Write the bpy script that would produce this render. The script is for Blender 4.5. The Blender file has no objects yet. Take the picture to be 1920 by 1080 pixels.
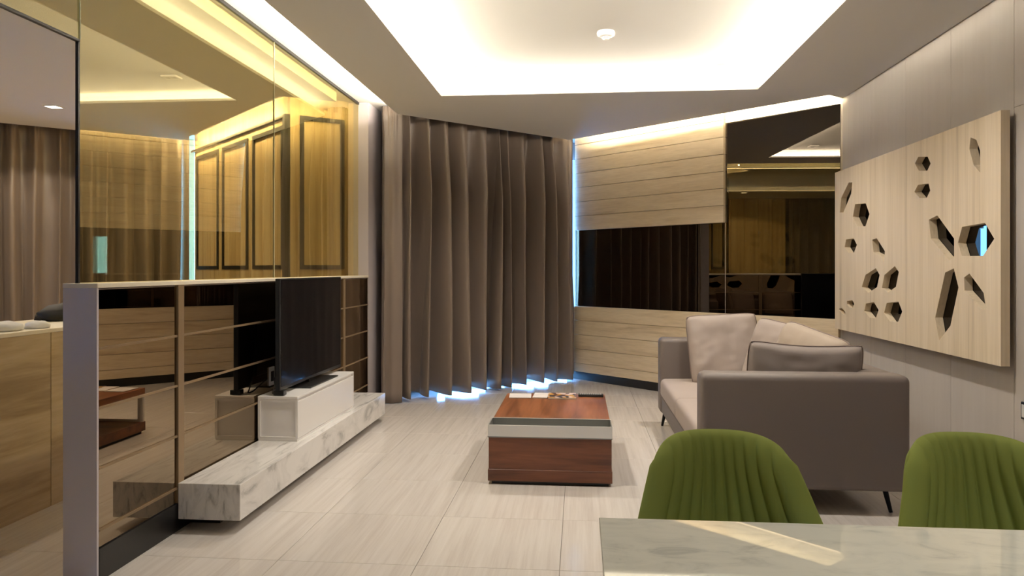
import bpy, bmesh, math, random
from mathutils import Vector, Matrix
from mathutils.geometry import tessellate_polygon
from mathutils import noise as mnoise
random.seed(7)
S = bpy.context.scene
COL = S.collection

# ------------------------------------------------------------------ camera
FPX = 1400.0
YAW = math.atan(127.0 / FPX)
cam = bpy.data.objects.new('camera', bpy.data.cameras.new('camera'))
COL.objects.link(cam)
cam.location = (0, 0, 1.2)
cam.rotation_euler = (math.pi / 2, 0, YAW)
cam.data.sensor_width = 36.0
cam.data.lens = FPX / 1920.0 * 36.0
cam.data.shift_y = -35.0 / 1920.0
cam.data.clip_start = 0.02
S.camera = cam

# ------------------------------------------------------------------ world, exposure
W = bpy.data.worlds.new('world'); S.world = W
W.use_nodes = True
bgn = W.node_tree.nodes['Background']
bgn.inputs['Color'].default_value = (0.15, 0.43, 1.0, 1)
bgn.inputs['Strength'].default_value = 40.0
S.view_settings.view_transform = 'Standard'
S.view_settings.look = 'None'
S.view_settings.gamma = 1.0
S.view_settings.use_curve_mapping = False
S.view_settings.exposure = 0.0
S.cycles.use_denoising = True
S.cycles.max_bounces = 10
S.cycles.diffuse_bounces = 5
S.cycles.glossy_bounces = 6
S.cycles.transparent_max_bounces = 12
S.cycles.sample_clamp_indirect = 6.0
S.cycles.caustics_reflective = True

LED_RECESS = 760.0
LED_LEFT = 380.0
LED_SLANT = 420.0
LED_BED = 210.0
SPOT_BED = 62.0
SPOT_DIN = 32.0
SPOT_REC = 75.0

# ------------------------------------------------------------------ helpers
def lin(r, g, b):
    f = lambda c: (c / 255 / 12.92) if c / 255 <= 0.04045 else ((c / 255 + 0.055) / 1.055) ** 2.4
    return (f(r), f(g), f(b), 1)

def newmat(name):
    m = bpy.data.materials.new(name); m.use_nodes = True
    nt = m.node_tree
    return m, nt, nt.nodes['Principled BSDF']

def N(nt, typ, **kw):
    n = nt.nodes.new(typ)
    for k, v in kw.items():
        if k in n.inputs: n.inputs[k].default_value = v
        else: setattr(n, k, v)
    return n

def ramp(nt, stops):
    r = nt.nodes.new('ShaderNodeValToRGB')
    el = r.color_ramp.elements
    el[0].position, el[0].color = stops[0]
    el[1].position, el[1].color = stops[-1]
    for p, c in stops[1:-1]:
        e = el.new(p); e.color = c
    return r

def coords(nt, scale, rnd=True):
    tc = nt.nodes.new('ShaderNodeTexCoord')
    mp = nt.nodes.new('ShaderNodeMapping')
    mp.inputs['Scale'].default_value = scale
    if rnd:
        oi = nt.nodes.new('ShaderNodeObjectInfo')
        mu = nt.nodes.new('ShaderNodeMath'); mu.operation = 'MULTIPLY'; mu.inputs[1].default_value = 37.0
        nt.links.new(oi.outputs['Random'], mu.inputs[0])
        cb = nt.nodes.new('ShaderNodeCombineXYZ')
        for i in range(3): nt.links.new(mu.outputs[0], cb.inputs[i])
        nt.links.new(cb.outputs[0], mp.inputs['Location'])
    nt.links.new(tc.outputs['Object'], mp.inputs['Vector'])
    return mp.outputs['Vector']

def plain(name, col, rough=0.5, metal=0.0, bump=0.0, bscale=300, spec=0.5, var=0.0):
    m, nt, p = newmat(name)
    p.inputs['Base Color'].default_value = col
    p.inputs['Roughness'].default_value = rough
    p.inputs['Metallic'].default_value = metal
    p.inputs['Specular IOR Level'].default_value = spec
    if bump or var:
        v = coords(nt, (1, 1, 1), False)
        nz = N(nt, 'ShaderNodeTexNoise', Scale=bscale, Detail=3.0)
        nt.links.new(v, nz.inputs['Vector'])
        if bump:
            b = N(nt, 'ShaderNodeBump', Strength=bump, Distance=0.002)
            nt.links.new(nz.outputs['Fac'], b.inputs['Height'])
            nt.links.new(b.outputs['Normal'], p.inputs['Normal'])
        if var:
            c0 = tuple(c * (1 - var) for c in col[:3]) + (1,)
            c1 = tuple(min(1, c * (1 + var)) for c in col[:3]) + (1,)
            r = ramp(nt, [(0.3, c0), (0.7, c1)])
            nt.links.new(nz.outputs['Fac'], r.inputs['Fac'])
            nt.links.new(r.outputs['Color'], p.inputs['Base Color'])
    return m

def wood(name, scale, dark, mid, light, rough=0.45, spec=0.4, lines=(0.36, 0.5, 0.66), fine=1.0):
    m, nt, p = newmat(name)
    v = coords(nt, scale)
    n1 = N(nt, 'ShaderNodeTexNoise', Scale=1.0, Detail=5.0, Roughness=0.6, Distortion=0.3)
    nt.links.new(v, n1.inputs['Vector'])
    r = ramp(nt, [(lines[0], dark), (lines[1], mid), (lines[2], light)])
    nt.links.new(n1.outputs['Fac'], r.inputs['Fac'])
    v2 = coords(nt, tuple(s * 7 for s in scale))
    n2 = N(nt, 'ShaderNodeTexNoise', Scale=1.0, Detail=3.0)
    nt.links.new(v2, n2.inputs['Vector'])
    r2 = ramp(nt, [(0.3, (0.92, 0.91, 0.89, 1)), (0.7, (1.03, 1.03, 1.03, 1))])
    nt.links.new(n2.outputs['Fac'], r2.inputs['Fac'])
    mx = N(nt, 'ShaderNodeMix', data_type='RGBA', blend_type='MULTIPLY')
    mx.inputs['Factor'].default_value = fine
    nt.links.new(r.outputs['Color'], mx.inputs['A']); nt.links.new(r2.outputs['Color'], mx.inputs['B'])
    nt.links.new(mx.outputs['Result'], p.inputs['Base Color'])
    p.inputs['Roughness'].default_value = rough
    p.inputs['Specular IOR Level'].default_value = spec
    return m

def marble(name, base, vein, scale, rough=0.12, stretch=(1, 1, 1), soft=0.5, rot=(0, 0, 0)):
    m, nt, p = newmat(name)
    v = coords(nt, stretch, False)
    v.node.inputs['Rotation'].default_value = rot
    n0 = N(nt, 'ShaderNodeTexNoise', Scale=scale, Detail=6.0, Roughness=0.62, Distortion=1.2)
    nt.links.new(v, n0.inputs['Vector'])
    r = ramp(nt, [(0.30, vein), (0.43, tuple(vein[i] * (1 - soft) + base[i] * soft for i in range(3)) + (1,)), (0.55, base)])
    nt.links.new(n0.outputs['Fac'], r.inputs['Fac'])
    nt.links.new(r.outputs['Color'], p.inputs['Base Color'])
    p.inputs['Roughness'].default_value = rough
    return m

def mirror(name, col, rough=0.0):
    m = bpy.data.materials.new(name); m.use_nodes = True
    nt = m.node_tree; nt.nodes.clear()
    o = nt.nodes.new('ShaderNodeOutputMaterial')
    g = N(nt, 'ShaderNodeBsdfGlossy', Roughness=rough)
    g.inputs['Color'].default_value = col
    nt.links.new(g.outputs[0], o.inputs['Surface'])
    return m

def half_mirror(name, refl, trans, f0, n=None):
    """coated glass: reflects f0 of the light head-on and more at grazing angles (Schlick)"""
    m = bpy.data.materials.new(name); m.use_nodes = True
    nt = m.node_tree; nt.nodes.clear()
    o = nt.nodes.new('ShaderNodeOutputMaterial')
    g = N(nt, 'ShaderNodeBsdfGlossy', Roughness=0.0); g.inputs['Color'].default_value = refl
    t = N(nt, 'ShaderNodeBsdfTransparent'); t.inputs['Color'].default_value = trans
    mx = nt.nodes.new('ShaderNodeMixShader'); mx.inputs['Fac'].default_value = f0
    if n:
        lw = N(nt, 'ShaderNodeLayerWeight', Blend=0.5)
        pw_ = nt.nodes.new('ShaderNodeMath'); pw_.operation = 'POWER'; pw_.inputs[1].default_value = n
        ma = nt.nodes.new('ShaderNodeMath'); ma.operation = 'MULTIPLY_ADD'
        ma.inputs[1].default_value = 1 - f0; ma.inputs[2].default_value = f0
        nt.links.new(lw.outputs['Facing'], pw_.inputs[0]); nt.links.new(pw_.outputs[0], ma.inputs[0])
        nt.links.new(ma.outputs[0], mx.inputs['Fac'])
    nt.links.new(t.outputs[0], mx.inputs[1]); nt.links.new(g.outputs[0], mx.inputs[2])
    nt.links.new(mx.outputs[0], o.inputs['Surface'])
    return m

def emit(name, col, strength):
    m = bpy.data.materials.new(name); m.use_nodes = True
    nt = m.node_tree; nt.nodes.clear()
    o = nt.nodes.new('ShaderNodeOutputMaterial')
    e = N(nt, 'ShaderNodeEmission', Strength=strength); e.inputs['Color'].default_value = col
    nt.links.new(e.outputs[0], o.inputs['Surface'])
    return m

def box(bm, x0, x1, y0, y1, z0, z1, bev=0.0, seg=1):
    r = bmesh.ops.create_cube(bm, size=1.0)
    vs = r['verts']
    for v in vs:
        v.co.x = x0 + (v.co.x + 0.5) * (x1 - x0)
        v.co.y = y0 + (v.co.y + 0.5) * (y1 - y0)
        v.co.z = z0 + (v.co.z + 0.5) * (z1 - z0)
    if bev:
        es = list({e for v in vs for e in v.link_edges})
        bmesh.ops.bevel(bm, geom=es, offset=bev, segments=seg, profile=0.5, affect='EDGES')
    return bm

def B(*a, **k):
    return box(bmesh.new(), *a, **k)

def obj(name, bm, mat, parent=None, loc=None, rotz=0.0, smooth=False):
    me = bpy.data.meshes.new(name)
    bmesh.ops.recalc_face_normals(bm, faces=bm.faces)
    bm.to_mesh(me); bm.free()
    for mm in (mat if isinstance(mat, (list, tuple)) else [mat]): me.materials.append(mm)
    if smooth:
        for p in me.polygons: p.use_smooth = True
    o = bpy.data.objects.new(name, me); COL.objects.link(o)
    if parent: o.parent = parent
    if loc: o.location = loc
    o.rotation_euler[2] = rotz
    return o

def share(name, src, parent, loc=None):
    o = bpy.data.objects.new(name, src.data); COL.objects.link(o)
    o.parent = parent
    if loc: o.location = loc
    return o

def thing(name, label, cat, loc=(0, 0, 0), rotz=0.0, group=None):
    o = bpy.data.objects.new(name, None); COL.objects.link(o)
    o.empty_display_size = 0.1
    o.location = loc; o.rotation_euler = (0, 0, rotz)
    return tag(o, label, cat, group)

def tag(o, label, cat=None, group=None):
    o['label'] = label
    if cat: o['category'] = cat
    if group: o['group'] = group
    return o

def struct(o, label=None):
    o['kind'] = 'structure'
    if label: o['label'] = label
    return o

def prism(bm, outer, holes, z0, z1):
    """flat plate with holes, outline in xy"""
    polys = [[Vector((x, y, 0)) for x, y in outer]] + [[Vector((x, y, 0)) for x, y in h] for h in holes]
    flat = [p for q in polys for p in q]
    tris = tessellate_polygon(polys)
    vb = [bm.verts.new((p.x, p.y, z0)) for p in flat]
    vt = [bm.verts.new((p.x, p.y, z1)) for p in flat]
    for t in tris:
        try:
            bm.faces.new([vb[i] for i in t]); bm.faces.new([vt[i] for i in reversed(t)])
        except ValueError: pass
    k = 0
    for q in polys:
        n = len(q)
        for i in range(n):
            a, b = k + i, k + (i + 1) % n
            bm.faces.new([vb[a], vb[b], vt[b], vt[a]])
        k += n
    return bm

def tube(bm, pts, rad, sides=8, closed=False):
    pts = [Vector(p) for p in pts]; n = len(pts)
    rads = rad if isinstance(rad, (list, tuple)) else [rad] * n
    rings = []
    for i, p in enumerate(pts):
        if closed: d = pts[(i + 1) % n] - pts[i - 1]
        else: d = pts[min(i + 1, n - 1)] - pts[max(i - 1, 0)]
        d.normalize()
        up = Vector((0, 0, 1)) if abs(d.z) < 0.9 else Vector((1, 0, 0))
        a = d.cross(up).normalized(); b = d.cross(a).normalized()
        rings.append([bm.verts.new(p + (a * math.cos(t) + b * math.sin(t)) * rads[i])
                      for t in [2 * math.pi * k / sides for k in range(sides)]])
    m = n if closed else n - 1
    for i in range(m):
        r0, r1 = rings[i], rings[(i + 1) % n]
        for k in range(sides):
            bm.faces.new([r0[k], r0[(k + 1) % sides], r1[(k + 1) % sides], r1[k]])
    if not closed:
        bm.faces.new(rings[0]); bm.faces.new(list(reversed(rings[-1])))
    return bm

def lathe(bm, prof, sides=20, c=(0, 0, 0)):
    rings = []
    for r, z in prof:
        rings.append([bm.verts.new((c[0] + r * math.cos(2 * math.pi * k / sides), c[1] + r * math.sin(2 * math.pi * k / sides), c[2] + z)) for k in range(sides)])
    for i in range(len(rings) - 1):
        for k in range(sides):
            bm.faces.new([rings[i][k], rings[i][(k + 1) % sides], rings[i + 1][(k + 1) % sides], rings[i + 1][k]])
    bm.faces.new(rings[0]); bm.faces.new(list(reversed(rings[-1])))
    return bm

# ------------------------------------------------------------------ materials
M = {}
M['ceil'] = plain('ceiling_paint', (0.72, 0.70, 0.66, 1), 0.9, bump=0.05, bscale=120)
M['greywall'] = plain('grey_wall_paint', lin(176, 168, 170), 0.6)
M['plainwall'] = plain('plain_wall_paint', lin(200, 192, 182), 0.8)
M['floor_grout'] = plain('floor_grout', lin(150, 138, 126), 0.7)
M['veneer'] = wood('grey_veneer', (6, 6, 0.5), lin(186, 178, 170), lin(189, 181, 173), lin(191, 184, 176), 0.6, 0.3, fine=0.3)
M['oak_h'] = wood('oak_horizontal', (1.3, 14, 14), lin(186, 164, 134), lin(219, 200, 170), lin(227, 210, 182), 0.5, 0.35, (0.25, 0.43, 0.6))
M['oak_v'] = wood('oak_vertical', (16, 16, 0.4), lin(192, 172, 144), lin(221, 203, 174), lin(228, 211, 184), 0.5, 0.35, (0.24, 0.42, 0.6))
M['oak_y'] = wood('oak_side_grain', (14, 0.9, 9), lin(160, 138, 104), lin(190, 168, 132), lin(202, 182, 148), 0.5, 0.35, (0.32, 0.48, 0.62))
M['walnut'] = wood('walnut_long', (12, 1.0, 12), lin(104, 60, 34), lin(138, 85, 52), lin(158, 102, 66), 0.35, 0.5)
M['walnut_x'] = wood('walnut_cross', (1.2, 12, 14), lin(82, 46, 29), lin(108, 64, 41), lin(124, 76, 50), 0.4, 0.5)
M['door_wood'] = wood('wardrobe_wood', (10, 10, 0.4), lin(190, 160, 112), lin(222, 194, 144), lin(232, 208, 164), 0.45, 0.4)
M['black'] = plain('black_lacquer', lin(14, 13, 13), 0.35)
M['blackmetal'] = plain('black_metal', lin(20, 19, 19), 0.4, 0.6)
M['bronze'] = plain('bronze_trim', lin(150, 128, 100), 0.4, 0.5)
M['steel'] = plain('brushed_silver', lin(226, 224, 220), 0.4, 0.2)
M['steel_shaded'] = plain('shaded_silver', lin(128, 129, 126), 0.4, 0.3)  # darker copy of the silver: shade inside the tray put into the colour
M['cream'] = plain('cream_cap', lin(232, 222, 200), 0.4)
M['white'] = plain('white_lacquer', lin(238, 234, 230), 0.3)
M['lilac'] = plain('lilac_grey_panel', lin(206, 198, 202), 0.5, bump=0.05, bscale=500)
M['mirror_half'] = mirror('bronze_mirror', (0.35, 0.285, 0.21, 1))
M['mirror_dark'] = mirror('dark_bronze_mirror', (0.125, 0.108, 0.09, 1))
M['mirror_black'] = mirror('black_mirror', (0.08, 0.075, 0.07, 1))
M['glass_coat'] = half_mirror('coated_olive_glass', (0.95, 0.88, 0.58, 1), (0.95, 0.86, 0.52, 1), 0.12, 1.5)
M['glass_edge'] = plain('glass_edge', lin(205, 205, 170), 0.15)
M['tint'] = half_mirror('clear_glass', (0.9, 0.95, 1, 1), (0.96, 0.98, 1.0, 1), 0.06)
M['sofa'] = plain('taupe_leather', lin(110, 100, 95), 0.55, bump=0.12, bscale=420, var=0.05)
M['cushion'] = plain('taupe_cushion', lin(166, 153, 145), 0.7, bump=0.15, bscale=700)
M['cushion2'] = plain('warm_cushion', lin(168, 153, 138), 0.7, bump=0.15, bscale=700)
M['cushion3'] = plain('grey_taupe_cushion', lin(140, 129, 124), 0.65, bump=0.15, bscale=700)
M['darkwall'] = plain('dark_wall_paint', lin(70, 62, 56), 0.7)
M['piping'] = plain('dark_piping', lin(120, 104, 97), 0.6)
M['screen'] = plain('tv_screen', (0.003, 0.003, 0.004, 1), 0.06, spec=0.2)
M['tvcase'] = plain('tv_case', (0.012, 0.012, 0.012, 1), 0.3)
M['chrome'] = plain('chrome', lin(200, 200, 200), 0.15, 1.0)
M['remote_btn'] = plain('remote_button', lin(190, 190, 190), 0.5)
M['rubber'] = plain('dark_rubber', lin(25, 25, 25), 0.8)
M['marble'] = marble('white_marble', lin(232, 229, 225), lin(168, 165, 162), 2.6, 0.18, (7.0, 1.1, 2.2), 0.78, (0.5, 0.6, 0.7))
M['table_marble'] = marble('table_marble', lin(228, 228, 216), lin(198, 200, 191), 11.0, 0.02, (0.8, 1.6, 1), 0.75)
M['frame_win'] = plain('window_frame_metal', lin(150, 150, 150), 0.5, 0.3)
M['towel'] = plain('white_towel', lin(225, 225, 232), 0.9)
M['bag'] = plain('dark_bag', lin(26, 23, 22), 0.7)
M['lamp_lens'] = emit('downlight_lens', (1, 0.9, 0.75, 1), 14)
M['led_recess'] = emit('led_recess', (1.0, 0.90, 0.73, 1), LED_RECESS)
M['led_left'] = emit('led_left', (1.0, 0.90, 0.74, 1), LED_LEFT)
M['led_slant'] = emit('led_slant', (1.0, 0.84, 0.58, 1), LED_SLANT)
M['led_bed'] = emit('led_bedroom', (1.0, 0.82, 0.54, 1), LED_BED)

# floor tile: vein-cut stone, streaks run along the room
def floor_mat():
    m, nt, p = newmat('vein_cut_stone')
    v = coords(nt, (38, 1.1, 1))
    n1 = N(nt, 'ShaderNodeTexNoise', Scale=1.0, Detail=6.0, Roughness=0.65, Distortion=0.15)
    nt.links.new(v, n1.inputs['Vector'])
    r = ramp(nt, [(0.25, lin(202, 193, 186)), (0.5, lin(217, 210, 203)), (0.75, lin(226, 220, 214))])
    nt.links.new(n1.outputs['Fac'], r.inputs['Fac'])
    nt.links.new(r.outputs['Color'], p.inputs['Base Color'])
    p.inputs['Roughness'].default_value = 0.13
    p.inputs['Specular IOR Level'].default_value = 0.45
    return m
M['floor'] = floor_mat()

def curtain_mat():
    m, nt, p = newmat('taupe_satin')
    p.inputs['Base Color'].default_value = lin(116, 102, 91)
    p.inputs['Roughness'].default_value = 0.42
    p.inputs['Specular IOR Level'].default_value = 0.7
    p.inputs['Sheen Weight'].default_value = 0.1
    v = coords(nt, (90, 90, 5), False)
    nz = N(nt, 'ShaderNodeTexNoise', Scale=1.0, Detail=2.0)
    nt.links.new(v, nz.inputs['Vector'])
    b = N(nt, 'ShaderNodeBump', Strength=0.15, Distance=0.004)
    nt.links.new(nz.outputs['Fac'], b.inputs['Height']); nt.links.new(b.outputs['Normal'], p.inputs['Normal'])
    return m
M['curtain'] = curtain_mat()

def velvet_mat():
    m, nt, p = newmat('green_velvet')
    p.inputs['Base Color'].default_value = lin(142, 152, 78)
    p.inputs['Roughness'].default_value = 0.85
    p.inputs['Specular IOR Level'].default_value = 0.15
    p.inputs['Sheen Weight'].default_value = 0.15
    p.inputs['Sheen Tint'].default_value = lin(170, 190, 90)
    v = coords(nt, (1, 1, 1), False)
    nz = N(nt, 'ShaderNodeTexNoise', Scale=900, Detail=2.0); nt.links.new(v, nz.inputs['Vector'])
    b = N(nt, 'ShaderNodeBump', Strength=0.12, Distance=0.001)
    nt.links.new(nz.outputs['Fac'], b.inputs['Height']); nt.links.new(b.outputs['Normal'], p.inputs['Normal'])
    return m
M['velvet'] = velvet_mat()

# ------------------------------------------------------------------ key dimensions
ZC, ZU, LIP = 2.57, 2.66, 2.59
XL, XR = -1.84, 2.1                     # half-wall face, right wall face
P0 = Vector((-0.030, 8.225)); Q = Vector((2.1, 6.2))
SL = (Q - P0).length
SANG = math.atan2(Q.y - P0.y, Q.x - P0.x)
U2 = (Q - P0).normalized(); N2 = Vector((U2.y, -U2.x))      # N2 points into the room
if N2.y > 0: N2 = -N2

# ------------------------------------------------------------------ floor
fl = struct(obj('floor', B(-6.5, 2.3, -3.2, 9.2, -0.14, -0.012), M['floor_grout']), 'pale vein-cut stone tiled floor')
TW, TL = 0.58, 0.60
first = None
ix0 = -11
for i in range(ix0, 5):
    for j in range(0, 15):
        x0 = -0.08 + i * TW; y0 = 2.98 - 4 * TL + j * TL
        if x0 + TW > 2.35: continue
        if x0 < -2.6 and (y0 > 7.9): continue
        if first is None:
            first = obj('floor_tile', B(-TW / 2 + .0009, TW / 2 - .0009, -TL / 2 + .0009, TL / 2 - .0009, -0.012, 0.0, bev=0.0008), M['floor'], fl, (x0 + TW / 2, y0 + TL / 2, 0))
        else:
            share('floor_tile', first, fl, (x0 + TW / 2, y0 + TL / 2, 0))

# ------------------------------------------------------------------ ceiling
bm = bmesh.new()
lipL, lipR = Vector((-0.039, 7.86)), Vector((1.953, 6.066))
hole = (-1.09, 1.35, 3.1, 5.83)
rect = lambda h, g: [(h[0] - g, h[2] - g), (h[1] + g, h[2] - g), (h[1] + g, h[3] + g), (h[0] - g, h[3] + g)]
G = 0.15
prism(bm, [(-1.6, -3), (2.1, -3), (2.1, 6.2), tuple(lipR), tuple(lipL), (-0.123, 7.91), (-1.6, 6.47)], [rect(hole, 0)], ZC, LIP)
tR, tL = lipR + N2 * 0.14, lipL + N2 * 0.14
prism(bm, [(-1.46, -3), (2.1, -3), (2.1, 6.0), tuple(tR), tuple(tL), (-0.16, 7.87), (-1.46, 6.60)], [rect(hole, G)], LIP, ZU)
box(bm, -2.0, 2.4, -3.2, 9.2, ZU, ZU + 0.1)
struct(obj('ceiling', bm, M['ceil']), 'white ceiling with a lit rectangular recess')
# adjoining room ceiling
bm = bmesh.new()
prism(bm, [(-6.5, -1.2), (-1.98, -1.2), (-1.98, 5.95), (-2.36, 5.72), (-4.22, 7.58), (-6.5, 5.52)], [], ZC, ZU)
box(bm, -6.6, -2.0, -1.2, 8.6, ZU, ZU + 0.1)
struct(obj('ceiling', bm, M['ceil']), 'plain ceiling of the room behind the partition')

def led(name, x0, x1, y0, y1, mat, label, group=None, rotz=0.0, loc=None):
    o = obj(name, B(x0, x1, y0, y1, LIP, LIP + 0.010), mat, loc=loc, rotz=rotz)
    return tag(o, label, 'light strip', group)
e = 0.085
led('light_strip', hole[0] - e, hole[0] - e + .02, hole[2], hole[3], M['led_recess'], 'warm light strip in the ceiling recess, long side next to the glass partition')
led('light_strip', hole[1] + e - .02, hole[1] + e, hole[2], hole[3], M['led_recess'], 'warm light strip in the ceiling recess, long side above the sofa')
led('light_strip', hole[0], hole[1], hole[3] + e - .02, hole[3] + e, M['led_recess'], 'warm light strip in the ceiling recess, short side facing the curtain')
led('light_strip', hole[0], hole[1], hole[2] - e, hole[2] - e + .02, M['led_recess'], 'warm light strip in the ceiling recess, short side over the dining table')
led('light_strip', -1.582, -1.568, 1.8, 6.35, M['led_left'], 'warm light strip in the cove along the top of the glass partition')
o = led('light_strip', 0.03, (lipR - lipL).length - 0.03, -0.032, -0.018, M['led_slant'], 'warm light strip in the cove above the oak boards and dark mirror', rotz=math.atan2(lipR.y - lipL.y, lipR.x - lipL.x), loc=(lipL.x, lipL.y, 0))

# ------------------------------------------------------------------ right wall with veneer panels
wr = struct(obj('wall_right', B(2.122, 2.3, -3.2, 6.6, 0, ZU), M['floor_grout']), 'right wall clad in grey-beige veneer panels')
ys = [6.22, 5.62, 5.04, 4.45, 3.83, 2.95, 2.05, 1.15, 0.25, -0.65, -1.55, -2.45, -3.2]
for k in range(len(ys) - 1):
    zs = [(0, ZC)] if ys[k] > 3.83 else [(0, 1.985), (1.985, ZC)]
    for z0, z1 in zs:
        obj('wall_panel', B(XR, XR + .022, ys[k + 1] + .0012, ys[k] - .0012, z0 + .001, z1 - .001, bev=.0008), M['veneer'], wr)

# ------------------------------------------------------------------ slanted far wall
wf = obj('wall_far', B(0, SL + 0.25, 0.004, 0.16, 0, ZU), M['cream'], None, (P0.x, P0.y, 0), SANG)
struct(wf, 'slanted far wall with oak boards and dark mirror')
XM = 1.865
BH = 0.155
z = 1.625
while z < ZU - 0.02:
    obj('board', B(0.0, XM, -0.034, 0.003, z + .002, min(z + BH, ZU) - .002, bev=.0015), M['oak_h'], wf); z += BH
z = 0.80
k = 0
while z > 0.10:
    z0 = max(z - BH, 0.085)
    obj('board', B(-0.14, SL - 0.02, -0.034, 0.003, z0 + .002, z - .002, bev=.0015), M['oak_h'], wf); z -= BH
obj('mirror_panel', B(0.0, XM - .001, -0.004, 0.003, 0.80, 1.625), M['mirror_dark'], wf)
obj('mirror_panel', B(XM + .001, SL - .02, -0.004, 0.003, 0.80, 2.53), M['mirror_dark'], wf)
obj('mirror_trim', B(XM - .001, XM + .001, -0.006, 0.003, 0.80, 1.625), M['steel'], wf)
obj('baseboard', B(-0.14, SL - .02, -0.018, 0.003, 0, 0.085), M['black'], wf)

# ------------------------------------------------------------------ window behind the curtain
WA = Vector((-1.84, 6.95)); WB = Vector((-0.028, 8.68))
wl = (WB - WA).length; wang = math.atan2(WB.y - WA.y, WB.x - WA.x)
ww = struct(obj('wall_window', B(-0.2, wl + 0.3, 0, 0.12, 2.46, ZU), M['greywall'], None, (WA.x, WA.y, 0), wang), 'lintel above the curtained window')
struct(obj('wall_window', B(-0.2, 0.55, 0, 0.12, 0, 2.46), M['greywall'], None, (WA.x, WA.y, 0), wang), 'hidden wall added beside the curtained window to block daylight')  # out of sight behind the curtain; added to keep daylight off the grey wall
wn = struct(obj('window_1', B(0.57, wl + .02, 0.05, 0.056, 0.05, 2.45), M['tint'], None, (WA.x, WA.y, 0), wang), 'tall window behind the taupe curtain')
for x in (0.55, wl / 2 + .25, wl - 0.012):
    obj('window_frame', B(x, x + .05, 0.02, 0.09, 0.05, 2.46), M['frame_win'], wn)
obj('window_sill', B(0.55, wl + .05, 0.02, 0.1, 0, 0.05), M['frame_win'], wn)
struct(obj('wall_corner', B(-0.028, 0.14, 8.235, 8.76, 0, ZU), M['plainwall']), 'short return wall at the window corner')

# ------------------------------------------------------------------ left: grey wall, doorway wall, header
struct(obj('wall_left', B(-1.98, XL, 6.385, 6.97, 0, ZU), M['greywall']), 'narrow grey wall between the glass partition and the curtain')
struct(obj('wall_doorway', B(-1.98, XL, -3.2, 1.5, 0, 2.076), M['plainwall']), 'plain wall beside the doorway')
struct(obj('wall_back', B(-2.0, 2.3, -3.4, -3.2, 0, ZU), M['darkwall']), 'unseen wall at the dining end, darkened to cut bounce light')  # behind the camera; dark tone chosen to limit bounce onto the near sofa arm

# half wall: bronze mirror clad
hw = thing('half_wall', 'waist-high partition clad in bronze mirror with cream cap', 'partition', (0, 0, 0))
obj('core', B(-1.972, XL - .012, 2.712, 6.378, 0.0, 1.125), M['lilac'], hw)
tag(obj('end_panel', B(-1.977, XL + .001, 2.700, 2.712, 0.0, 1.128, bev=.001), M['lilac'], hw), 'lilac-grey end panel')
tag(obj('cap', B(-1.978, XL + .004, 2.699, 6.380, 1.128, 1.146, bev=.002), M['cream'], hw), 'cream stone cap')
rails = [0.195, 0.434, 0.665, 0.894]
cols = [(2.714, 3.275), (3.325, 5.69), (5.73, 6.378)]
zr = [0.125] + rails + [1.126]
for (a, b) in cols:
    for i in range(5):
        obj('mirror_panel', B(XL - .012, XL - .004, a, b, zr[i] + .005, zr[i + 1] - .005), M['mirror_half'], hw)
    for r in rails:
        obj('rail', B(XL - .011, XL + .002, a, b, r - .005, r + .005), M['bronze'], hw)
obj('mullion', B(XL - .012, XL + .006, 3.275, 3.325, 0.125, 1.127, bev=.001), M['bronze'], hw)
obj('mullion', B(XL - .012, XL + .006, 5.69, 5.73, 0.125, 1.127, bev=.001), M['bronze'], hw)
obj('baseboard', B(XL - .012, XL + .003, 2.713, 6.378, 0.0, 0.125), M['black'], hw)

# glass partition
def pane(name, y0, y1, z0, z1, parent):
    bm = B(-1.938, -1.930, y0, y1, z0, z1)
    o = obj(name, bm, [M['tint'], M['glass_coat'], M['glass_edge']], parent)
    for p in o.data.polygons:
        if p.normal.x > 0.9: p.material_index = 1
        elif abs(p.normal.y) > 0.9: p.material_index = 2
        else: p.material_index = 0
    return o
gp = thing('glass_partition', 'olive coated glass panes standing on the cream cap', 'partition', (0, 0, 0))
pane('pane', 2.732, 4.578, 1.146, 2.64, gp)
pane('pane', 4.582, 6.425, 1.146, 2.64, gp)
obj('frame', B(-1.945, -1.922, 6.425, 6.45, 1.146, 2.645), M['black'], gp)
obj('frame', B(-1.945, -1.922, 2.732, 6.45, 2.64, 2.66), M['black'], gp)
obj('joint', B(-1.936, -1.928, 4.578, 4.582, 1.146, 2.64), M['glass_edge'], gp)
obj('edge_strip', B(-1.942, -1.930, 2.722, 2.732, 1.146, 2.09), M['black'], gp)
obj('joint', B(-1.936, -1.926, 2.7285, 2.7325, 2.09, 2.64), M['glass_edge'], gp)
gh = thing('glass_header', 'olive coated glass panel above the doorway', 'glass panel', (0, 0, 0))
pane('pane', -1.0, 2.727, 2.09, 2.64, gh)
obj('frame', B(-1.942, -1.926, -1.0, 2.727, 2.080, 2.09), M['black'], gh)
obj('frame', B(-1.945, -1.922, -1.0, 2.727, 2.64, 2.66), M['black'], gh)
struct(obj('wall_header', B(-1.98, XL, -3.2, -1.0, 2.076, ZU), M['plainwall']))

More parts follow.
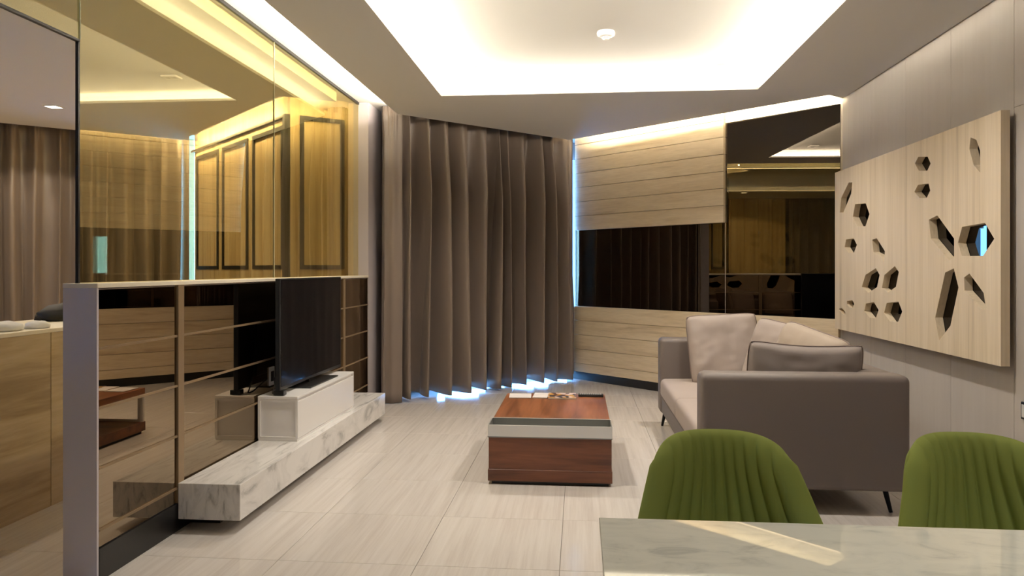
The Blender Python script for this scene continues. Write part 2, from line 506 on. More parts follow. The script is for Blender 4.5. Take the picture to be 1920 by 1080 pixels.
# ------------------------------------------------------------------ curtains
def curtain(name, path, folds, z0, z1, amp, label, seed, group=None, hem=0.02, flare=0.0):
    rnd = random.Random(seed)
    path = [Vector(p) for p in path]
    ls = [(path[i + 1] - path[i]).length for i in range(len(path) - 1)]
    L = sum(ls)
    def at(s_):
        x = s_
        for i, l_ in enumerate(ls):
            if x <= l_ or i == len(ls) - 1:
                d = (path[i + 1] - path[i]).normalized()
                return path[i] + d * x, Vector((d.y, -d.x))
            x -= l_
    wid = [rnd.uniform(0.6, 1.4) for _ in range(folds)]
    tot = sum(wid); acc = [0]
    for w in wid: acc.append(acc[-1] + w / tot)
    amps = [rnd.uniform(0.7, 1.2) for _ in range(folds + 1)]
    hems = [rnd.uniform(-1, 1) for _ in range(folds + 1)]
    skew = [rnd.uniform(-0.03, 0.05) for _ in range(folds + 1)]
    ph2 = rnd.uniform(0, 6)
    per = 18; nv = 28
    bm = bmesh.new(); rows = []
    for j in range(nv + 1):
        t = j / nv
        row = []
        for k in range(folds * per + 1):
            i = min(k // per, folds - 1); f = (k - i * per) / per
            s_ = acc[i] + (acc[i + 1] - acc[i]) * f
            a = amps[i] * (1 - f) + amps[min(i + 1, folds)] * f
            w = 0.5 - 0.5 * math.cos(2 * math.pi * f)
            endf = min(1.0, min(s_, 1 - s_) * L / 0.10)
            sway = 0.014 * math.sin(3.1 * t + i * 1.7 + ph2) * (1 - t * .4)
            drift = (0.022 + skew[i]) * math.sin(2 * math.pi * f) * (1 - .7 * t)
            head = min(1.0, 0.55 + 1.6 * (1 - t))
            pl = 0.012 * math.sin(9 * math.pi * f + i) * max(0, t - 0.88) / 0.12
            off = (amp * a * (w - 0.5) * head + sway * 0.6 + pl + 0.16 * amp * math.sin(s_ * 13 + ph2) * (1 - .5 * t)) * endf
            ss = s_ * L + (drift + sway) * endf
            zz = z0 + (z1 - z0) * t
            if j == 0: zz += hem * (0.5 + 0.5 * math.sin(s_ * 19 + hems[i])) * (0.25 + 0.75 * (1 - w))
            p, n = at(max(0.0, min(L, ss)))
            p = p + n * off + Vector((-n.y, n.x)) * flare * s_ ** 6 * min(1.0, max(0.0, 0.42 - t) / 0.12)
            row.append(bm.verts.new((p.x, p.y, zz)))
        rows.append(row)
    for j in range(nv):
        for k in range(len(rows[0]) - 1):
            bm.faces.new([rows[j][k], rows[j][k + 1], rows[j + 1][k + 1], rows[j + 1][k]])
    o = obj(name, bm, M['curtain'], smooth=True)
    md = o.modifiers.new('cloth', 'SOLIDIFY'); md.thickness = 0.004; md.offset = 0
    return tag(o, label, 'curtain', group)
curtain('curtain', [(-1.63, 6.625), (-0.077, 8.19)], 11, 0.016, 2.655, 0.25, 'wide taupe satin curtain in deep folds with daylight under its hem', 3, hem=0.05, flare=0.022)
curtain('curtain', [(-1.835, 6.87), (-1.737, 6.51), (-1.585, 6.58)], 4, 0.004, 2.655, 0.03, 'narrow taupe curtain leaf beside the grey wall', 5, hem=0.004)  # hidden return to the wall added to stop daylight leaking past the leaf
bc = Vector((-4.24, 7.79)); bd = Vector((-0.742, -0.670))
be = bc + bd * 2.9
curtain('curtain', [tuple(be), tuple(bc)], 17, 0.02, 2.655, 0.14, 'long taupe curtain behind the glass partition and doorway', 11, hem=0.0)

# ------------------------------------------------------------------ adjoining room shell
def seg_wall(name, a, b, th, z0, z1, mat, label):
    a, b = Vector(a), Vector(b); L = (b - a).length; an = math.atan2(b.y - a.y, b.x - a.x)
    return struct(obj(name, B(0, L, 0, th, z0, z1), mat, None, (a.x, a.y, 0), an), label)
seg_wall('wall_bedroom_curtain', tuple(be + Vector((-.35, .15))), tuple(bc + Vector((-0.07, 0.24))), 0.12, 0, ZU, M['plainwall'], 'wall behind the long curtain')
wb = struct(obj('wall_bedroom_left', B(-6.62, -6.47, 1.75, 6.3, 0, ZU), M['darkwall']), 'far side wall of the room behind the partition')
y_ = 3.90
while y_ < 6.2:
    obj('board', B(-6.47, -6.452, y_ + .002, min(y_ + .26, 6.3) - .002, 0, ZC, bev=.001), M['door_wood'], wb); y_ += .26
curtain('curtain', [(-6.37, 1.90), (-6.37, 3.86)], 11, 0.02, 2.56, 0.11, 'curtain beside vertical wood boards, reflected in the tall dark mirror', 21, hem=0.0)
struct(obj('wall_bedroom_left', B(-6.6, -6.45, -1.3, 1.42, 0, ZU), M['plainwall']), 'side wall of the room behind the partition, next to the slim window')
struct(obj('wall_bedroom_left', B(-6.6, -6.45, 1.42, 1.75, 0, 0.9), M['plainwall']), 'wall below the slim window')
struct(obj('wall_bedroom_left', B(-6.6, -6.45, 1.42, 1.75, 1.9, ZU), M['plainwall']), 'wall above the slim window')
w2 = struct(obj('window_2', B(-6.53, -6.52, 1.42, 1.75, 0.9, 1.9), M['tint']), 'slim window in the far side wall behind the partition')
obj('window_frame', B(-6.56, -6.50, 1.725, 1.75, 0.9, 1.9), M['frame_win'], w2)
struct(obj('wall_bedroom_back', B(-6.6, -1.98, -1.35, -1.2, 0, ZU), M['plainwall']), 'back wall of the room behind the partition')

# wardrobe with three framed doors (behind glass)
wc = Vector((-4.20, 7.79)); wd = Vector((-2.41, 6.0))
wlen = (wd - wc).length; wan = math.atan2(wd.y - wc.y, wd.x - wc.x)
wdr = thing('wardrobe', 'built-in oak wardrobe with black-framed doors behind the glass partition', 'wardrobe', (wc.x, wc.y, 0), wan)
obj('body', B(0, wlen, 0.02, 0.5, 0, ZU), M['door_wood'], wdr)
nd = 3
dw = (wlen - 0.12) / nd
def framed(parent, x0, x1, z0, z1, y=0.0, name='door'):
    dr = obj(name, B(x0, x1, y, y + .02, 0.02, 2.465 if name == 'door' else 2.55, bev=.001), M['door_wood'], parent)
    bm = bmesh.new(); t = 0.035
    for q in ((x0 + .06, x0 + .06 + t, z0, z1), (x1 - .06 - t, x1 - .06, z0, z1), (x0 + .06 + t, x1 - .06 - t, z0, z0 + t), (x0 + .06 + t, x1 - .06 - t, z1 - t, z1)):
        box(bm, q[0], q[1], y - .014, y, q[2], q[3])
    obj('frame_moulding', bm, M['black'], dr)
    return dr
for k in range(nd):
    framed(wdr, 0.10 + k * dw + .002, 0.10 + (k + 1) * dw - .002, 1.20, 2.405)
obj('edge_trim', B(wlen - .045, wlen, -0.03, 0.02, 0, 2.488), M['black'], wdr)
obj('top_rail', B(0.0, wlen, -0.02, 0.02, 2.468, 2.488), M['black'], wdr)
# framed panel wall
pa = Vector((-2.41, 6.02)); pb = Vector((-1.97, 6.36))
plen = (pb - pa).length; pan = math.atan2(pb.y - pa.y, pb.x - pa.x)
pw = struct(obj('wall_bedroom_panel', B(0, plen + .03, 0.022, 0.2, 0, ZU), M['door_wood'], None, (pa.x, pa.y, 0), pan), 'oak panelled wall end behind the glass partition')
framed(pw, 0.03, plen - .02, 1.20, 2.49, 0.002, 'wall_panel')
tag(obj('light_strip', B(0.1, wlen - .15, -0.145, -0.125, ZC + .04, ZC + .05), M['led_bed'], None, (wc.x, wc.y, 0), wan), 'warm light strip above the black-framed wardrobe doors', 'light strip')

tag(obj('light_strip', B(0.02, 0.36, 0.005, 0.022, ZC + .04, ZC + .05), M['led_bed'], None, (-2.35, 5.74, 0), math.atan2(.23, .38)), 'short warm light strip above the oak panelled wall end', 'light strip')
# low cabinet beyond the doorway
lc = thing('low_cabinet', 'low oak-fronted cabinet with cream top beyond the doorway', 'cabinet', (-2.67, 1.8, 0))
obj('body', B(-0.56, -0.02, 0.0, 3.2, 0, 0.88), M['oak_y'], lc)
for a, b in ((0.0, 0.56), (0.56, 1.76), (1.76, 2.96), (2.96, 3.2)):
    obj('front_panel', B(-0.02, 0.0, a + .002, b - .002, 0.0, 0.88, bev=.001), M['oak_y'], lc)
obj('top', B(-0.58, 0.003, -0.01, 3.21, 0.88, 0.90, bev=.002), M['cream'], lc)
def lump(name, c, r, mat, label, cat, seed, group=None):
    bm = bmesh.new(); bmesh.ops.create_uvsphere(bm, u_segments=20, v_segments=12, radius=1)
    for v in bm.verts:
        n_ = 1 + 0.18 * mnoise.noise(v.co * 2.2 + Vector((seed, 0, 0)))
        v.co = Vector((v.co.x * r[0] * n_, v.co.y * r[1] * n_, max(v.co.z * n_, -0.35) * r[2] + 0.35 * r[2]))
    return tag(obj(name, bm, mat, None, c, smooth=True), label, cat, group)
lump('folded_towel', (-2.80, 3.40, 0.9), (0.08, 0.10, 0.035), M['towel'], 'white towel lump on the cream cabinet top, farther from the grey end panel', 'towel', 1)
lump('folded_towel', (-2.75, 3.57, 0.9), (0.05, 0.07, 0.028), M['towel'], 'small white towel lump on the cabinet top next to the grey end panel', 'towel', 4)
lump('dark_bag', (-3.05, 4.30, 0.9), (0.15, 0.30, 0.08), M['bag'], 'low dark rounded bag on the cabinet top before the curtain', 'bag', 9)

# downlights
def downlight(x, y, zc, label, energy, size=0.1, group=None, spot=True, col=(1, 0.86, 0.66), cone=2.62, blend=0.12):
    t = thing('downlight', label, 'downlight', (x, y, zc), 0, group)
    bm = bmesh.new(); h = size / 2; b = 0.012
    for q in ((-h, h, -h, -h + b), (-h, h, h - b, h), (-h, -h + b, -h + b, h - b), (h - b, h, -h + b, h - b)):
        box(bm, q[0], q[1], q[2], q[3], -0.006, 0.0)
    obj('trim', bm, M['white'], t)
    obj('lens', B(-h + b, h - b, -h + b, h - b, -0.003, 0.0), M['lamp_lens'], t)
    if spot and energy:
        ld = bpy.data.lights.new('downlight_lamp', 'SPOT'); ld.energy = energy; ld.color = col
        ld.spot_size = cone; ld.spot_blend = blend; ld.shadow_soft_size = 0.04
        lo = bpy.data.objects.new('lamp', ld); COL.objects.link(lo); lo.parent = t; lo.location = (0, 0, -0.02)
    return t
downlight(-4.41, 5.91, ZC, 'square lit downlight in the ceiling of the room beyond the doorway, nearest its curtain corner', SPOT_BED, 0.12)
downlight(-5.3, 5.0, ZC, 'square lit downlight over the far end of the long curtain beyond the doorway', SPOT_BED, 0.12)
downlight(-3.2, 3.6, ZC, 'unseen square downlight added to light the low oak cabinet', SPOT_BED * 0.5, 0.12)  # added lamp out of view, brightens the cabinet
for x in (0.5, 1.3):
    downlight(x, 0.95, ZC, 'added unseen square downlight over the dining table, ' + ('next to the veneer wall' if x > 1 else 'over the free table end'), SPOT_DIN, 0.1, 'added downlights over the dining table', col=(1, 0.93, 0.82), cone=1.25, blend=0.7)  # lamps added out of view to light the green chairs and table top
for (x, y, l) in ((-0.78, 5.40, 'white square twin-lamp fitting in the recess corner next to the curtain and glass partition'),
                  (1.03, 5.50, 'white square twin-lamp fitting in the recess corner above the upright cushion'),
                  (-0.78, 3.70, 'white square twin-lamp fitting in the recess above the start of the marble ledge'),
                  (1.03, 3.70, 'white square twin-lamp fitting in the recess above the nearer sofa arm')):
    t = thing('ceiling_fitting', l, 'ceiling fitting', (x, y, ZU))
    obj('trim', B(-.06, .06, -.05, .05, -0.012, 0, bev=.002), M['white'], t)
    for s in (-1, 1):
        obj('lamp_hole', lathe(bmesh.new(), [(0.012, -0.016), (0.018, -0.012)], 14, (s * .028, 0, 0)), M['steel'], t)
    ld = bpy.data.lights.new('fitting_lamp', 'SPOT'); ld.energy = SPOT_REC; ld.color = (1, 0.93, 0.84)
    ld.spot_size = 2.3; ld.spot_blend = 0.8; ld.shadow_soft_size = 0.035
    lo = bpy.data.objects.new('lamp', ld); COL.objects.link(lo); lo.parent = t; lo.location = (0, 0, -0.035)

# smoke detector
sd = thing('smoke_detector', 'round white smoke detector on the recess ceiling', 'smoke detector', (0.16, 4.62, ZU))
obj('body', lathe(bmesh.new(), [(0.052, 0), (0.055, -0.008), (0.053, -0.022), (0.04, -0.03), (0.026, -0.032)], 28), M['white'], sd, smooth=False)
obj('sensor_head', lathe(bmesh.new(), [(0.022, -0.032), (0.022, -0.044), (0.014, -0.05)], 20), M['white'], sd)
obj('vent_ring', lathe(bmesh.new(), [(0.0225, -0.037), (0.0225, -0.041)], 20), M['rubber'], sd)

# ------------------------------------------------------------------ carved oak panel on right wall
HEX = [
[(5.861, 1.857), (5.786, 1.849), (5.809, 1.768), (5.977, 1.638), (6.054, 1.645), (6.022, 1.757)],
[(5.728, 1.682), (5.523, 1.671), (5.453, 1.588), (5.529, 1.506), (5.681, 1.516), (5.773, 1.594)],
[(5.915, 1.428), (5.757, 1.431), (5.693, 1.38), (5.754, 1.321), (5.871, 1.324), (5.946, 1.371)],
[(5.405, 1.406), (5.325, 1.413), (5.187, 1.321), (5.197, 1.247), (5.281, 1.297), (5.38, 1.319)],
[(5.526, 1.161), (5.338, 1.208), (5.276, 1.162), (5.319, 1.078), (5.477, 1.034), (5.598, 1.072)],
[(5.194, 1.163), (5.029, 1.221), (4.969, 1.183), (5.012, 1.088), (5.135, 1.047), (5.236, 1.075)],
[(5.898, 0.958), (5.783, 0.971), (5.747, 0.942), (5.783, 0.913), (5.848, 0.91), (5.898, 0.935)],
[(6.072, 0.891), (6.012, 0.9), (5.939, 0.876), (5.929, 0.85), (5.977, 0.85), (6.061, 0.877)],
[(5.52, 0.956), (5.374, 0.973), (5.292, 0.923), (5.341, 0.864), (5.448, 0.859), (5.55, 0.903)],
[(5.156, 0.977), (4.974, 0.994), (4.918, 0.933), (4.983, 0.861), (5.105, 0.857), (5.202, 0.909)],
[(4.694, 1.877), (4.573, 1.86), (4.535, 1.814), (4.578, 1.777), (4.685, 1.792), (4.74, 1.843)],
[(4.697, 1.709), (4.562, 1.702), (4.54, 1.658), (4.584, 1.619), (4.679, 1.629), (4.746, 1.672)],
[(4.09, 1.887), (4.035, 1.866), (3.997, 1.804), (3.995, 1.691), (4.06, 1.739), (4.103, 1.83)],
[(4.556, 1.49), (4.453, 1.507), (4.262, 1.367), (4.262, 1.272), (4.317, 1.247), (4.532, 1.379)],
[(4.177, 1.426), (3.952, 1.434), (3.867, 1.35), (3.97, 1.268), (4.179, 1.271), (4.22, 1.343)],
[(4.362, 1.182), (4.265, 1.205), (4.215, 1.103), (4.303, 0.89), (4.432, 0.796), (4.479, 0.924)],
[(4.156, 1.157), (4.101, 1.178), (3.964, 1.081), (3.942, 1.001), (3.987, 0.998), (4.152, 1.088)]]
cp = thing('carved_panel', 'large pale oak wall panel pierced with hexagon cut-outs above the sofa', 'wall panel', (XR, 5.0, 0.73))
bm = bmesh.new()
tf = lambda q: [(y - 5.0, z - 0.73) for y, z in q]
prism(bm, [(-1.19, 0.0), (1.165, 0.0), (1.165, 1.24), (-1.19, 1.24)], [tf(h) for h in HEX], 0, 0.042)
for v in bm.verts:            # outline in (y, z), thickness along x
    y_, z_, t_ = v.co.x, v.co.y, v.co.z
    v.co = Vector((-0.072 + t_, y_, z_))
obj('oak_face', bm, M['oak_v'], cp)
obj('mirror_back', B(-0.028, -0.020, -1.14, 1.12, 0.03, 1.21), M['mirror_black'], cp)
obj('batten', B(-0.020, 0.0, -1.10, 1.08, 0.08, 1.16), M['lilac'], cp)

# black framed wall plate
wp = thing('wall_plate', 'black framed plate on the veneer wall past the carved panel', 'wall plate', (XR, 3.70, 0.53))
obj('frame', B(-0.010, 0.0, -0.07, 0.06, -0.042, 0.042, bev=.004, seg=2), M['black'], wp)
obj('insert', B(-0.012, -0.010, -0.058, 0.048, -0.03, 0.03), M['steel'], wp)

# ------------------------------------------------------------------ marble plinth, console, television
pl = thing('marble_plinth', 'long floating white marble ledge along the mirrored half wall', 'ledge', (XL + .0065, 3.27, 0))
obj('slab', B(0, 0.295, 0, 2.54, 0.055, 0.22, bev=.002), M['marble'], pl)
obj('recessed_base', B(0.0, 0.14, 0.12, 2.40, 0.0, 0.055), M['black'], pl)

cs = thing('media_console', 'low white lacquer media console on the marble ledge', 'console', (XL + .0065, 4.12, 0.22))
cw, cl, ch = 0.235, 1.06, 0.255
obj('body', B(0.008, cw - .012, 0.012, cl - .012, 0.006, ch - .014), M['white'], cs)
obj('top', B(0.0, cw, 0.0, cl, ch - .014, ch, bev=.0015), M['white'], cs)
obj('bottom', B(0.002, cw - .002, 0.002, cl - .002, 0.0, 0.012, bev=.001), M['white'], cs)
for y0 in (0.002, cl - .014):
    bm = bmesh.new()
    box(bm, 0.0, 0.014, y0, y0 + .012, 0.012, ch - .014); box(bm, cw - .014, cw, y0, y0 + .012, 0.012, ch - .014)
    box(bm, 0.014, cw - .014, y0, y0 + .012, 0.012, .024); box(bm, 0.014, cw - .014, y0, y0 + .012, ch - .028, ch - .014)
    obj('end_frame', bm, M['white'], cs)
obj('door', B(cw - .012, cw - .001, 0.016, cl - .016, 0.014, ch - .030, bev=.001), M['white'], cs)

tv = thing('television', 'flat black television on the white console', 'television', (-1.715, 4.675, 0.475))
obj('casing', B(-0.020, 0.010, -0.545, 0.545, 0.03, 0.672, bev=.003), M['tvcase'], tv)
obj('rear_bulge', B(-0.040, -0.018, -0.35, 0.35, 0.08, 0.40, bev=.008), M['tvcase'], tv)
obj('screen', B(0.0095, 0.0115, -0.535, 0.535, 0.05, 0.664), M['screen'], tv)
obj('neck', B(-0.020, 0.0, -0.06, 0.06, 0.008, 0.10), M['tvcase'], tv)
obj('stand_base', B(-0.085, 0.085, -0.26, 0.26, 0.0, 0.009, bev=.002), M['tvcase'], tv)
obj('foot', B(-0.03, 0.03, -0.545, -0.50, 0.004, 0.03), M['tvcase'], tv)
sk = thing('wall_socket', 'small grey socket plate on the bronze mirror behind the television', 'socket', (XL - .004, 4.33, 0.56))
obj('plate', B(0, 0.008, -0.035, 0.035, -0.055, 0.055, bev=.002), M['steel'], sk)
obj('outlet', B(0.008, 0.010, -0.02, 0.02, -0.03, 0.03), M['blackmetal'], sk)
bm = bmesh.new()
tube(bm, [(-1.825, 4.33, .55), (-1.80, 4.28, .515), (-1.785, 4.22, .489), (-1.775, 4.19, .482), (-1.76, 4.20, .482), (-1.752, 4.24, .50), (-1.75, 4.29, .56)], 0.004, 8)
tag(obj('power_cable', bm, M['rubber'], smooth=True), 'thin black cable looping behind the television', 'cable')

# ------------------------------------------------------------------ coffee table
ct = thing('coffee_table', 'low walnut coffee table with brushed metal tray end', 'coffee table', (-0.166, 4.14, 0))
hx = 0.345
obj('plinth', B(-hx + .02, hx - .02, 0.02, 1.06, 0.0, 0.02), M['black'], ct)
obj('base_slab', B(-hx, hx, 0.0, 1.08, 0.02, 0.085, bev=.0015), M['walnut_x'], ct)
obj('end_panel', B(-hx + .004, hx - .004, 0.004, 0.20, 0.085, 0.262, bev=.001), M['walnut_x'], ct)
obj('top', B(-hx + .006, hx - .006, 0.206, 1.085, 0.275, 0.330, bev=.0015), M['walnut'], ct)
tr = obj('tray', B(-hx, hx, 0.0, 0.206, 0.262, 0.268), M['steel_shaded'], ct)
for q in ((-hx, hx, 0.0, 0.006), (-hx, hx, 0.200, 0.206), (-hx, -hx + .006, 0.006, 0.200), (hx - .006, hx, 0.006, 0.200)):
    obj('tray_wall', B(q[0], q[1], q[2], q[3], 0.268, 0.332), M['steel'] if q[2] == 0.0 else M['steel_shaded'], tr)
obj('tray_rim', B(-hx, hx, 0.199, 0.2065, 0.332, 0.3335), M['steel'], tr)
bm = bmesh.new()
box(bm, -hx + .006, -hx + .046, 1.055, 1.075, 0.085, 0.275); box(bm, hx - .046, hx - .006, 1.055, 1.075, 0.085, 0.275)
box(bm, -hx + .046, hx - .046, 1.055, 1.075, 0.085, 0.10); box(bm, -hx + .046, hx - .046, 1.055, 1.075, 0.26, 0.275)
obj('leg_frame', bm, M['steel'], ct)

def cover_mat(name, cols, scale):
    m, nt, p = newmat(name)
    v = coords(nt, (scale, scale * .8, 1), False)
    vo = N(nt, 'ShaderNodeTexVoronoi', Scale=1.0); nt.links.new(v, vo.inputs['Vector'])
    r = ramp(nt, [(i / (len(cols) - 1), c) for i, c in enumerate(cols)])
    r.color_ramp.interpolation = 'CONSTANT'
    nt.links.new(vo.outputs['Color'], r.inputs['Fac']); nt.links.new(r.outputs['Color'], p.inputs['Base Color'])
    p.inputs['Roughness'].default_value = 0.3
    return m
cv1 = cover_mat('magazine_print', [lin(90, 60, 55), lin(215, 190, 180), lin(200, 150, 70), lin(60, 55, 60), lin(230, 225, 220)], 34)
cv2 = cover_mat('leaflet_print', [lin(236, 228, 224), lin(240, 234, 230), lin(232, 222, 220)], 12)
zt = 0.3302
def mag(name, x, y, z, w, l, t, mat, label, rot):
    g = thing(name, label, 'magazine', (x, y, z), rot)
    obj('pages', B(-w / 2 + .002, w / 2 - .002, -l / 2 + .002, l / 2 - .002, 0.0008, t - .0008), M['cream'], g)
    obj('cover', B(-w / 2, w / 2, -l / 2, l / 2, t - .0008, t, ), mat, g)
    obj('back_cover', B(-w / 2, w / 2, -l / 2, l / 2, 0, 0.0008), M['black'], g)
mag('leaflet', -0.405, 5.10, zt, 0.15, 0.17, 0.006, cv2, 'small white leaflet at the end of the row on the coffee table', 0.06)
mag('leaflet', -0.265, 5.12, zt, 0.10, 0.19, 0.007, cv2, 'pale leaflet between the small white leaflet and the colourful magazine', -0.04)
mag('magazine', -0.12, 5.11, zt, 0.19, 0.20, 0.010, cv1, 'colourful magazine on the coffee table beside the remote control', 0.02)
rc = thing('remote_control', 'slim black remote control lying on the coffee table', 'remote control', (0.075, 5.13, zt), 0.02)
obj('case', B(-0.085, 0.085, -0.021, 0.021, 0, 0.018, bev=.003), M['rubber'], rc)
src = obj('button', B(-.0035, .0035, -.003, .003, 0.018, 0.0195), M['remote_btn'], rc, (-0.07, -0.012, 0))
for i in range(12):
    for j in range(3):
        if i or j: share('button', src, rc, (-0.07 + i * .0125, -0.012 + j * .011, 0))

# ------------------------------------------------------------------ sofa
sf = thing('sofa', 'taupe two-seat sofa with square arms in front of the carved panel', 'sofa', (0.60, 3.77, 0))
SLN = 2.08; SD = 1.0
obj('arm', B(0.0, SD, 0.0, 0.17, 0.114, 0.682, bev=.035, seg=4), M['sofa'], sf, smooth=True)
obj('arm', B(0.0, SD, SLN - .17, SLN, 0.114, 0.682, bev=.035, seg=4), M['sofa'], sf, smooth=True)
obj('backrest', B(SD - .20, SD - .001, 0.14, SLN - .14, 0.116, 0.681, bev=.045, seg=4), M['sofa'], sf, smooth=True)
obj('seat_base', B(0.015, SD - .18, 0.15, SLN - .15, 0.116, 0.25, bev=.015, seg=2), M['sofa'], sf)
def seat_cushion(y0, y1):
    bm = B(0.0, SD - .20, y0, y1, 0.245, 0.385, bev=.035, seg=4)
    bmesh.ops.subdivide_edges(bm, edges=[e_ for e_ in bm.edges if e_.calc_length() > .3], cuts=8, use_grid_fill=True)
    for v in bm.verts:
        if v.co.z > 0.36:
            u_ = (v.co.x - .4) / .4; w_ = (v.co.y - (y0 + y1) / 2) / ((y1 - y0) / 2)
            v.co.z += 0.022 * max(0, 1 - u_ * u_) * max(0, 1 - w_ * w_)
    return bm
obj('seat_cushion', seat_cushion(0.172, 1.039), M['cushion'], sf, smooth=True)
obj('seat_cushion', seat_cushion(1.041, SLN - .172), M['cushion'], sf, smooth=True)
for (x, y, dx, dy) in ((.05, .10, -.02, -.03), (.05, SLN - .06, -.02, .02), (SD - .09, .10, .02, -.03), (SD - .09, SLN - .06, .02, .02)):
    obj('leg', tube(bmesh.new(), [(x, y, .118), (x + dx, y + dy, 0.0)], [0.014, 0.009], 10), M['blackmetal'], sf)

def pillow(name, w, h, t, mat, label, loc, rot, seed, slump=0.0, piping=True):
    g = thing(name, label, 'cushion', loc); g.rotation_euler = rot
    n = 28; bm = bmesh.new(); sides = []
    for sgn in (1, -1):
        grid = []
        for j in range(n + 1):
            row = []
            for i in range(n + 1):
                u = -1 + 2 * i / n; v = -1 + 2 * j / n
                ex = max(0.0, (1 - u ** 4)) * max(0.0, (1 - v ** 4))
                th = t / 2 * (ex ** 0.34) * (1 - 0.18 * v)
                x = w / 2 * u * (1 - 0.012 * (1 - v * v)) * (1 - 0.05 * v ** 6 * u ** 6)
                z = h / 2 * v * (1 - 0.012 * (1 - u * u)) * (1 - 0.05 * v ** 6 * u ** 6)
                z += slump * (u * u - .5) * (v + 1) * .5 * h
                wr_ = 0.012 * mnoise.noise(Vector((u * 2.1 + seed, v * 2.1, sgn * 3.0))) + .006 * mnoise.noise(Vector((u * 6 + seed, v * 5, sgn * 2.0)))
                edge = max(abs(u), abs(v))
                row.append((x, sgn * (th + wr_ * min(1, (1 - edge) * 5)), z + h / 2))
            grid.append(row)
        sides.append(grid)
    V = {}
    def vert(s_, j, i):
        key = ('e', j, i) if i in (0, n) or j in (0, n) else (s_, j, i)
        if key not in V: V[key] = bm.verts.new(sides[s_][j][i])
        return V[key]
    for s_ in (0, 1):
        for j in range(n):
            for i in range(n):
                q = [vert(s_, j, i), vert(s_, j, i + 1), vert(s_, j + 1, i + 1), vert(s_, j + 1, i)]
                bm.faces.new(q if s_ == 1 else q[::-1])
    rim = [sides[0][0][i] for i in range(0, n)] + [sides[0][j][n] for j in range(0, n)] + [sides[0][n][i] for i in range(n, 0, -1)] + [sides[0][j][0] for j in range(n, 0, -1)]
    obj('cover', bm, mat, g, smooth=True)
    obj('piping', tube(bmesh.new(), rim, 0.0045, 6, closed=True), M['piping'], g, smooth=True)
    return g
R = math.radians
zs_ = 0.398
pillow('cushion', 0.51, 0.50, 0.17, M['cushion'], 'upright taupe square cushion leaning on the sofa arm next to the oak boards', (1.05, 5.42, zs_ - .01), (R(-14), R(-3), R(4)), 1)
pillow('cushion', 0.50, 0.46, 0.16, M['cushion'], 'taupe cushion leaning on the sofa back right behind the upright square cushion', (1.25, 5.10, zs_ + .0), (R(-14), R(6), R(-62)), 5)
pillow('cushion', 0.56, 0.47, 0.17, M['cushion2'], 'tan cushion slumped on the sofa back between the other cushions', (1.235, 4.50, zs_ + .0), (R(-16), R(9), R(-70)), 8)
pillow('cushion', 0.58, 0.43, 0.17, M['cushion3'], 'darker taupe cushion leaning on the sofa arm nearer the green chairs', (1.165, 4.10, zs_ - .01), (R(10), R(2), R(-2)), 12, slump=0.05)

# ------------------------------------------------------------------ dining table
dt = thing('dining_table', 'pale marble-topped dining table with polished surface', 'dining table', (0.037, 0.56, 0))
obj('top', B(0.0, 1.75, 0.0, 0.895, 0.70, 0.72, bev=.0015), M['table_marble'], dt)
obj('apron', B(0.05, 1.70, 0.05, 0.845, 0.66, 0.70), M['white'], dt)
for x in (0.06, 1.64):
    for y in (0.06, 0.785):
        obj('leg', B(x, x + .05, y, y + .05, 0, 0.66, bev=.002), M['white'], dt)

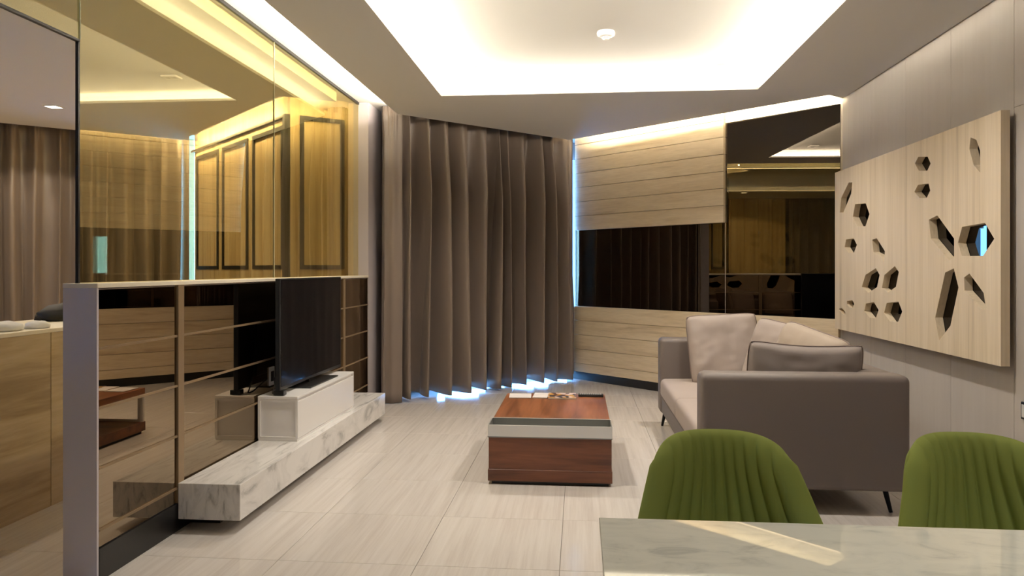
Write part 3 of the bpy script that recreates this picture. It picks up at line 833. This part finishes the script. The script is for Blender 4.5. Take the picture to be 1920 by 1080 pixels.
# ------------------------------------------------------------------ green chairs
def chair_parts():
    nu, nv = 176, 26
    z0, ztop = 0.43, 0.824
    def wdt(z):
        return min(0.24, 0.146 + 0.18 * ((0.762 - z) + math.sqrt((0.762 - z) ** 2 + 0.0012)))
    def surf(u, v):
        zt_ = ztop - 0.072 * (1 - max(0.0, 1 - min(1, abs(u)) ** 4.5) ** (1 / 2.6)) - 0.003 * u * u
        z_ = z0 + v * (zt_ - z0)
        x_ = u * wdt(z_)
        wing = 0.21 * (1 - v * .55)
        y_ = 0.05 + 0.085 * v - wing * abs(u) ** 2.3
        return Vector((x_, y_, z_))
    K = 11
    bm = bmesh.new(); inner = []; outer = []
    for j in range(nv + 1):
        v = j / nv; ri = []; ro = []
        for i in range(nu + 1):
            u = math.sin(math.pi / 2 * (-1 + 2 * i / nu))
            p = surf(u, v)
            du = surf(min(u + .01, 1), v) - surf(max(u - .01, -1), v)
            dv = surf(u, min(v + .01, 1)) - surf(u, max(v - .01, 0))
            nn = du.cross(dv).normalized()          # towards -y (sitter side)
            if nn.y > 0: nn = -nn
            rimf = max(abs(u), v) ** 10
            th = 0.022 * math.sqrt(max(0, 1 - rimf)) + .003
            f = (u * K / 2 + .5) % 1.0
            ch_ = 0.013 * (abs(math.sin(math.pi * f)) ** 0.45) * (1 - v ** 14)
            ri.append(bm.verts.new(p + nn * (th + ch_)))
            ro.append(bm.verts.new(p - nn * th))
        inner.append(ri); outer.append(ro)
    for j in range(nv):
        for i in range(nu):
            bm.faces.new([inner[j][i], inner[j][i + 1], inner[j + 1][i + 1], inner[j + 1][i]])
            bm.faces.new([outer[j][i + 1], outer[j][i], outer[j + 1][i], outer[j + 1][i + 1]])
        bm.faces.new([inner[j][0], inner[j + 1][0], outer[j + 1][0], outer[j][0]])
        bm.faces.new([inner[j + 1][nu], inner[j][nu], outer[j][nu], outer[j + 1][nu]])
    for i in range(nu):
        bm.faces.new([inner[nv][i], inner[nv][i + 1], outer[nv][i + 1], outer[nv][i]])
        bm.faces.new([inner[0][i + 1], inner[0][i], outer[0][i], outer[0][i + 1]])
    back = bm
    bm = B(-0.225, 0.225, -0.40, 0.07, 0.385, 0.455, bev=.03, seg=4)
    for v in bm.verts:
        if v.co.y < -0.3: v.co.x *= 0.9
    return back, bm
def chair(x, y, rz, label):
    t = thing('dining_chair', label, 'chair', (x, y, 0), rz, 'green velvet dining chairs')
    back, seat = chair_parts()
    obj('backrest', back, M['velvet'], t, smooth=True)
    obj('seat', seat, M['velvet'], t, smooth=True)
    for sx in (-1, 1):
        for y0, y1 in ((-0.33, -0.37), (0.0, 0.06)):
            obj('leg', tube(bmesh.new(), [(sx * .15, y0, .39), (sx * .20, y1, 0)], [.013, .009], 10), M['blackmetal'], t)
    return t
chair(0.318, 1.66, R(1), 'green velvet channel-back dining chair at the table corner')
chair(0.872, 1.68, R(-1), 'green velvet channel-back dining chair nearer the veneer wall')
